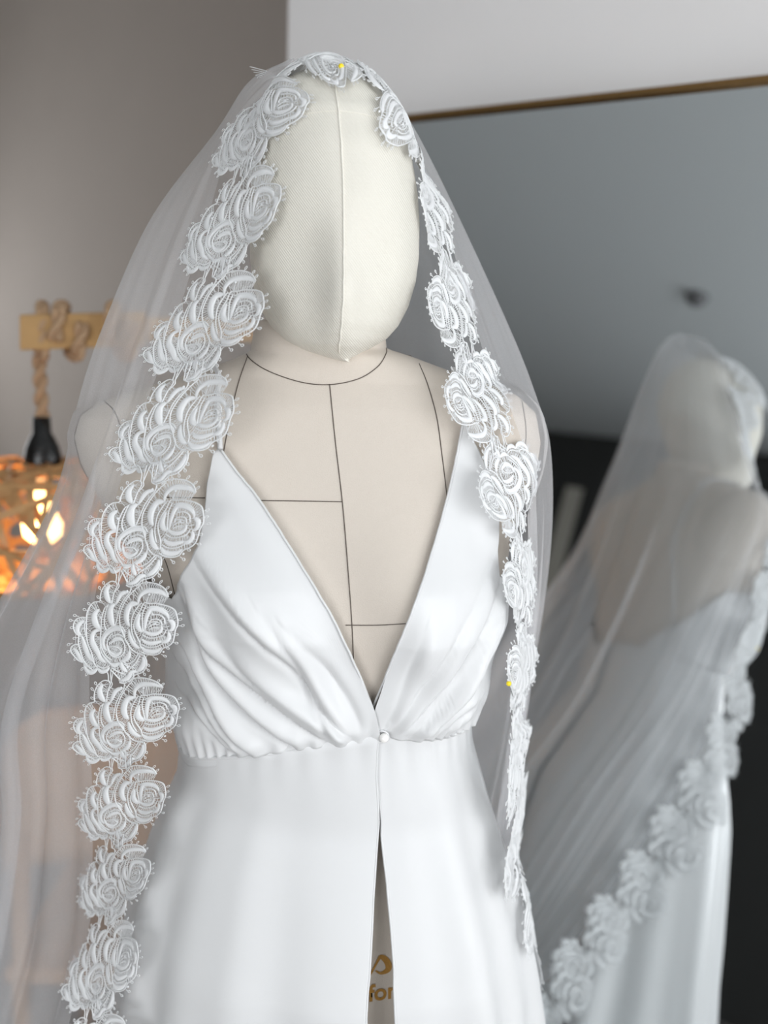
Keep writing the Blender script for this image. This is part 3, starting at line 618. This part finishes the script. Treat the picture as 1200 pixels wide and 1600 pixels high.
def merged(*ms):
    o = MB()
    for m_ in ms: o.add(np.concatenate(m_.v), m_.f)
    return o
PITCH_L = .0875
# phase: rose at (300,640) on the left strand is a motif centre
ref = U(285, 665, .78); s_ref = arc[np.argmin(((mid - ref) ** 2).sum(1))]
ks = np.arange(-30, 40); S0 = [s_ref + k * PITCH_L for k in ks if arc[0] + .05 < s_ref + k * PITCH_L < arc[-1] - .05]
for n_, s0 in enumerate(S0):
    sd = n_ * 1.7
    root = build_child(warp(merged(cb, pb), s0, sd), 'lace_motif', M['lace'], veil)
    for k in PAT:
        c_, s_, t_ = FLAT[k]
        p = build_child(warp(merged(c_, t_), s0, sd), {'leaf': 'lace_leaves', 'rose': 'lace_rose', 'rosebud': 'lace_rosebud', 'petal': 'lace_petals'}[k], M['lace'], root)
        # satin stitch of the same flower shares its object: second material slot
        q = warp(s_, s0, sd); me = p.data; nv = len(me.vertices); V0 = np.zeros(nv * 3); me.vertices.foreach_get('co', V0)
        Fa = [tuple(f.vertices) for f in me.polygons]; na = len(Fa)
        Fa += [tuple(i + nv for i in f) for f in q.f]; me2 = bpy.data.meshes.new(me.name); me2.from_pydata(np.concatenate([V0.reshape(-1, 3), np.concatenate(q.v)]).tolist(), [], Fa)
        me2.materials.append(M['lace']); me2.materials.append(M['lace_satin']); me2.polygons.foreach_set('material_index', [0] * na + [1] * (len(Fa) - na)); me2.polygons.foreach_set('use_smooth', [True] * len(Fa)); p.data = me2; bpy.data.meshes.remove(me)
    build_child(warp(sq, s0, sd), 'sequins', M['sequin'], root)['kind'] = 'stuff'

# ------------------------------------------------------------------ veil: tulle
def lace_at(i, u=.22): return STRIP[int(np.clip(i, 0, 1) * 899)] @ np.zeros(3) if False else (lambda a: a)(None)
def LP(k, u=.2):
    i = min(899, int(round(k / nb * 899))); j = u * (NU - 1); j0 = int(j); f = j - j0; return STRIP[i, j0] * (1 - f) + STRIP[i, j0 + 1] * f
# rows: left border index, left silhouette, back (x,Y,py), right silhouette, right border index
ROWS = [(12.6, (455, 92, .93), (500, 92, .955), (525, 90, .95), 13.6),
        (12.0, (392, 128, .95), (505, 118, .985), (590, 130, .95), 14.8),
        (11.0, (345, 205, .95), (510, 190, 1.0), (638, 192, .95), 15.9),
        (10.0, (243, 342, .925), (510, 320, 1.005), (703, 325, .95), 17.0),
        (9.0, (168, 520, .895), (500, 500, 1.012), (790, 520, .925), 20.0),
        (8.3, (138, 625, .88), (490, 610, 1.02), (826, 625, .905), 21.6),
        (7.8, (130, 685, .88), (485, 690, 1.025), (842, 692, .90), 22.5),
        (7.0, (98, 800, .90), (480, 800, 1.03), (845, 800, .92), 24.0),
        (6.0, (5, 970, .93), (480, 950, 1.045), (834, 920, .945), 25.0),
        (5.0, (-75, 1120, .95), (470, 1080, 1.065), (812, 1050, .965), 26.2),
        (4.0, (-75, 1270, .97), (460, 1200, 1.095), (785, 1180, .99), 27.8),
        (3.0, (-115, 1440, .985), (430, 1340, 1.15), (755, 1310, 1.05), 29.2),
        (2.0, (-150, 1590, .995), (410, 1460, 1.18), (735, 1430, 1.10), 30.5),
        (1.0, (-175, 1700, 1.0), (390, 1550, 1.21), (715, 1530, 1.14), 32.2),
        (0.0, (-190, 1800, 1.0), (380, 1650, 1.23), (700, 1630, 1.17), 34.0)]
CS = []
for li, sl, bk, sr, ri in ROWS:
    L0, R0 = LP(li), LP(ri); SL, SR, B = U(*sl), U(*sr), U(*bk)
    BL = SL * .45 + B * .55; BL[1] = B[1] - (B[1] - SL[1]) * .22; BR = SR * .45 + B * .55; BR[1] = B[1] - (B[1] - SR[1]) * .22
    Lm = (L0 + SL) / 2; Lm[1] = min(L0[1], SL[1]) * .6 + max(L0[1], SL[1]) * .4 - .004; Rm = (R0 + SR) / 2
    CS.append(catmull(np.array([L0, Lm, SL, BL, B, BR, SR, Rm, R0]), 240))
CS = np.array(CS)
NR_, NC_ = 200, 240
G = np.stack([catmull(CS[:, j], NR_) for j in range(NC_)], 1)
uu = np.linspace(0, 1, NC_)[None]; vv = np.linspace(0, 1, NR_)[:, None]
Gu = np.gradient(G, axis=1); Gv = np.gradient(G, axis=0); GN = np.cross(Gu, Gv); GN /= np.linalg.norm(GN, axis=2)[..., None] + 1e-9
env = sstep(0, .05, uu) * sstep(1, .95, uu); grow = sstep(.15, 1, vv) * .9 + .05
ph = uu * 2 * PI
fold = .016 * np.sin(ph * 11 + 1.2 * np.sin(ph * 2 + vv * 2) + vv * 1.5) + .010 * np.sin(ph * 19 + 2.0 + 2 * np.sin(ph * 3) - vv * 2) + .004 * np.sin(ph * 37 + vv * 4)
fold = fold * env * grow
fold = fold * (1 - .6 * sstep(.72, .82, uu))
# laid-over pleats running down from the crown and shoulder
Tn = Gu / (np.linalg.norm(Gu, axis=2)[..., None] + 1e-12); lay = np.zeros((NR_, NC_))
for c0, c1, a, wd, v0 in ((.05, .075, .026, .016, .42), (.115, .13, .036, .02, .38), (.19, .20, .03, .02, .35), (.27, .30, .03, .018, .3), (.42, .40, .03, .018, .3), (.53, .56, .03, .018, .3), (.62, .66, .03, .016, .3), (.70, .76, .022, .014, .35)):
    q = (uu - (c0 + (c1 - c0) * vv)) / wd; lay = lay - 1.25 * a * sstep(v0, v0 + .3, vv) * q * np.exp(-q ** 2); fold = fold + .006 * sstep(v0, v0 + .3, vv) * q * np.exp(-q ** 2)
G = G + Tn * lay[..., None]
G = G + GN * fold[..., None]
Gf = G.reshape(-1, 3)
dm = Gf @ NM + CM; bad = dm < .02; Gf[bad] += NM[None] * (.02 - dm[bad])[:, None]
Gf = push(Gf, .007); G = Gf.reshape(NR_, NC_, 3)
for _ in range(2): G[1:-1, 1:-1] = .5 * G[1:-1, 1:-1] + .125 * (G[:-2, 1:-1] + G[2:, 1:-1] + G[1:-1, :-2] + G[1:-1, 2:])
b = MB(); b.grid(G); build_child(b, 'tulle', M['tulle'], veil, label='sheer white tulle')
# frayed end of the lace at the crown
b = MB()
for k in range(5):
    b.tube(catmull([U(440 - 4 * k, 124 - k, .93), U(418, 112 + 3 * k, .93), U(405, 108 + 3 * k, .928), U(390 + 3 * k, 104 + 4.5 * k, .925)], 14), .00028, 4)
build_child(b, 'frayed_thread', M['lace'], veil)

# ------------------------------------------------------------------ pins
sb = MB(); sb.grid(STRIP); BV_S = BVHTree.FromPolygons(np.concatenate(sb.v).tolist(), sb.f)
def on_lace(px, py, alt):
    h = cast(BV_S, px, py); p = h[0] if h else U(px, py, alt); return p + (CAM - p) / np.linalg.norm(CAM - p) * .0045
def pin(p, d, label, head_=True, L=.02):
    d = np.array(d, float); d /= np.linalg.norm(d); p = np.asarray(p)
    t = thing('sewing_pin', label, 'pin', p[:], 'sewing pins in the lace')
    b = MB(); b.tube([p, p + d * L], .0004, 6); build_child(b, 'pin_shaft', M['steel'], t)
    if head_:
        b = MB(); b.grid([[p + .0024 * np.array([math.sin(a) * math.cos(k * PI / 6), math.sin(a) * math.sin(k * PI / 6), math.cos(a)]) for k in range(12)] for a in np.linspace(.02, PI - .02, 9)], True); build_child(b, 'pin_head', M['yellow'], t)
pin(on_lace(533, 104, .875), (-.5, .9, -.5), 'yellow headed pin in the lace on top of the head')
pin(on_lace(795, 1068, .80), (.3, .5, -.8), 'yellow headed pin in the hanging lace beside the waist')
pin(on_lace(157, 1482, .765), (-.25, .1, -1), 'bare steel pin in the lowest lace roses', False, .018)
pin(on_lace(176, 997, .745), (-.6, .1, -.6), 'tiny dark pin through a lace rosebud beside the bust', False, .006)

# ------------------------------------------------------------------ lamp on a wooden beam
LY = 1.45
lamp = thing('pendant_lamp', 'bamboo basket lamp hanging on a rope from a short oak beam', 'lamp', U(64, 690, LY))
c0, c1 = U(31, 519, LY - .03), U(224, 513, LY + .03); ax = (c1 - c0) / 2; az = (U(100, 491, LY) - U(100, 544, LY)) / 2; ay = np.cross(ax, az); ay = ay / np.linalg.norm(ay) * .024
b = MB(); b.box((c0 + c1) / 2, ax, ay, az); beam = build_child(b, 'oak_beam', M['oak'], lamp, False)
md = beam.modifiers.new('b', 'BEVEL'); md.width = .002; md.segments = 2
wallp = (c1 - ax * .25); dist = (wallp - ORG) @ E2 - B0
b = MB(); b.box(wallp - E2 * (dist / 2 + .01), E1 * .018, E2 * (dist / 2 - .012), EZ * .018); build_child(b, 'wall_bracket', M['oak'], lamp, False)
def rope(name, P, r):
    P = resample(catmull(np.array(P), 120), 90); T = np.gradient(P, axis=0); T /= np.linalg.norm(T, axis=1)[:, None]; b = MB()
    d = np.r_[0, np.cumsum(np.linalg.norm(np.diff(P, axis=0), axis=1))]
    up = np.array([.3, .5, .8]); A = np.cross(T, up); A /= np.linalg.norm(A, axis=1)[:, None]; Bq = np.cross(T, A)
    for k in range(2):
        q = d / .055 * 2 * PI + k * PI; b.tube(P + (np.cos(q)[:, None] * A + np.sin(q)[:, None] * Bq) * r * .55, r * .62, 8)
    build_child(b, name, M['rope'], lamp)
capt = U(66, 678, LY)
rope('rope_cord', [U(61, 545, LY), U(63, 600, LY), U(66, 650, LY), capt], .0095)
ayn = ay / np.linalg.norm(ay); azn = az / np.linalg.norm(az); axn = ax / np.linalg.norm(ax)
def coil(px, slant):
    c = U(px, 517, LY); P = []
    hy, hzz = np.linalg.norm(ay) + .016, np.linalg.norm(az) + .014
    for q in np.linspace(-.3, 2 * PI + .3, 40):
        cy, cz = math.cos(q), math.sin(q); k = 1 / max(abs(cy), abs(cz)) ** .75
        P.append(c + ayn * hy * cy * k * .92 + azn * hzz * cz * k * .92 + axn * slant * (q / (2 * PI) - .5))
    return P
rope('rope_coil', coil(66, .0), .009); rope('rope_coil', coil(106, .035), .0095); rope('rope_coil', coil(186, .035), .0095)
b = MB(); b.lathe([(0, .045), (.013, .045), (.014, .02), (.019, .012), (.025, -.002), (.028, -.018), (.029, -.045), (.026, -.05), (0, -.05)], U(66, 697, LY), 28); build_child(b, 'socket_cap', M['black'], lamp)
sc = U(66, 818, LY); RX, RZ = .19, .092
b = MB()
for zz, rr in ((RZ * .92, .05), (-RZ * .95, .10), (0, RX)):
    b.tube([sc + np.array([rr * math.cos(q), rr * math.sin(q), zz]) for q in np.linspace(0, 2 * PI, 40, endpoint=False)], .004, 6, True)
shade = build_child(b, 'basket_shade', M['bamboo'], lamp)
def ell(d):
    k = (abs(d[0] / RX) ** 2.6 + abs(d[1] / RX) ** 2.6 + abs(d[2] / RZ) ** 2.6) ** (-1 / 2.6); return d * k
for i in range(125):
    n = RNG.normal(size=3); n[2] *= .9; n /= np.linalg.norm(n); a = np.cross(n, RNG.normal(size=3)); a /= np.linalg.norm(a); c = np.cross(n, a)
    q0 = RNG.uniform(0, 2 * PI); span = RNG.uniform(1.3, 2.6); off = RNG.uniform(-.25, .25); wd = RNG.uniform(.0035, .0065); rows = [[], [], [], []]
    lift = RNG.uniform(-.004, .006)
    for q in np.linspace(q0, q0 + span, 12):
        d = math.cos(q) * a + math.sin(q) * c + off * n; p = ell(d); o = p / np.linalg.norm(p); p = p + o * lift
        for r_, (w_, h_) in zip(rows, ((-1, 0), (-1, .0014), (1, .0014), (1, 0))): r_.append(sc + p + n * w_ * wd + o * h_)
    b = MB(); b.grid(np.array(rows).transpose(1, 0, 2), True); build_child(b, 'bamboo_strip', M['bamboo'], shade, False)
b = MB(); b.lathe([(0, .05), (.012, .05), (.014, .03), (.03, 0), (.028, -.018), (.015, -.03), (0, -.033)], sc, 20); build_child(b, 'bulb', M['bulb'], lamp)
pl = bpy.data.lights.new('bulb_light', 'POINT'); pl.energy = 2.0; pl.color = (1, .6, .28); pl.shadow_soft_size = .03
po = bpy.data.objects.new('bulb_light', pl); COL.objects.link(po); po.location = sc + np.array([.0, -.045, .0])

# ------------------------------------------------------------------ tan wooden chair behind the form
ch = thing('wooden_chair', 'tan wooden chair with rounded backrest, standing behind the veil', 'chair', (-.44, 1.62, 0))
CX, CY = -.44, 1.50
P = []
for z in np.linspace(.64, .915, 10):
    hw = .20 * (1 - max(0, (z - .83) / .085) ** 2.5 * .35); P.append([np.array([CX + hw * s, CY + .05 * (1 - s * s) + (z - .64) * .12, z]) for s in np.linspace(-1, 1, 24)])
b = MB(); b.grid(P); solidify(build_child(b, 'backrest', M['chairwood'], ch), .018)
b = MB(); b.box((CX, CY + .0, .44), (.2, 0, 0), (0, .19, 0), (0, 0, .016)); so = build_child(b, 'seat', M['chairwood'], ch, False); so.location.y += .17; so.modifiers.new('b', 'BEVEL').width = .01
for sx in (-1, 1):
    b = MB(); b.tube([(CX + sx * .17, CY + .34, 0), (CX + sx * .17, CY + .33, .43)], .016, 10); build_child(b, 'leg', M['chairwood'], ch)
    b = MB(); b.tube([(CX + sx * .175, CY - .01, 0), (CX + sx * .175, CY - .0, .43), (CX + sx * .17, CY + .02, .70)], .016, 10); build_child(b, 'leg', M['chairwood'], ch)
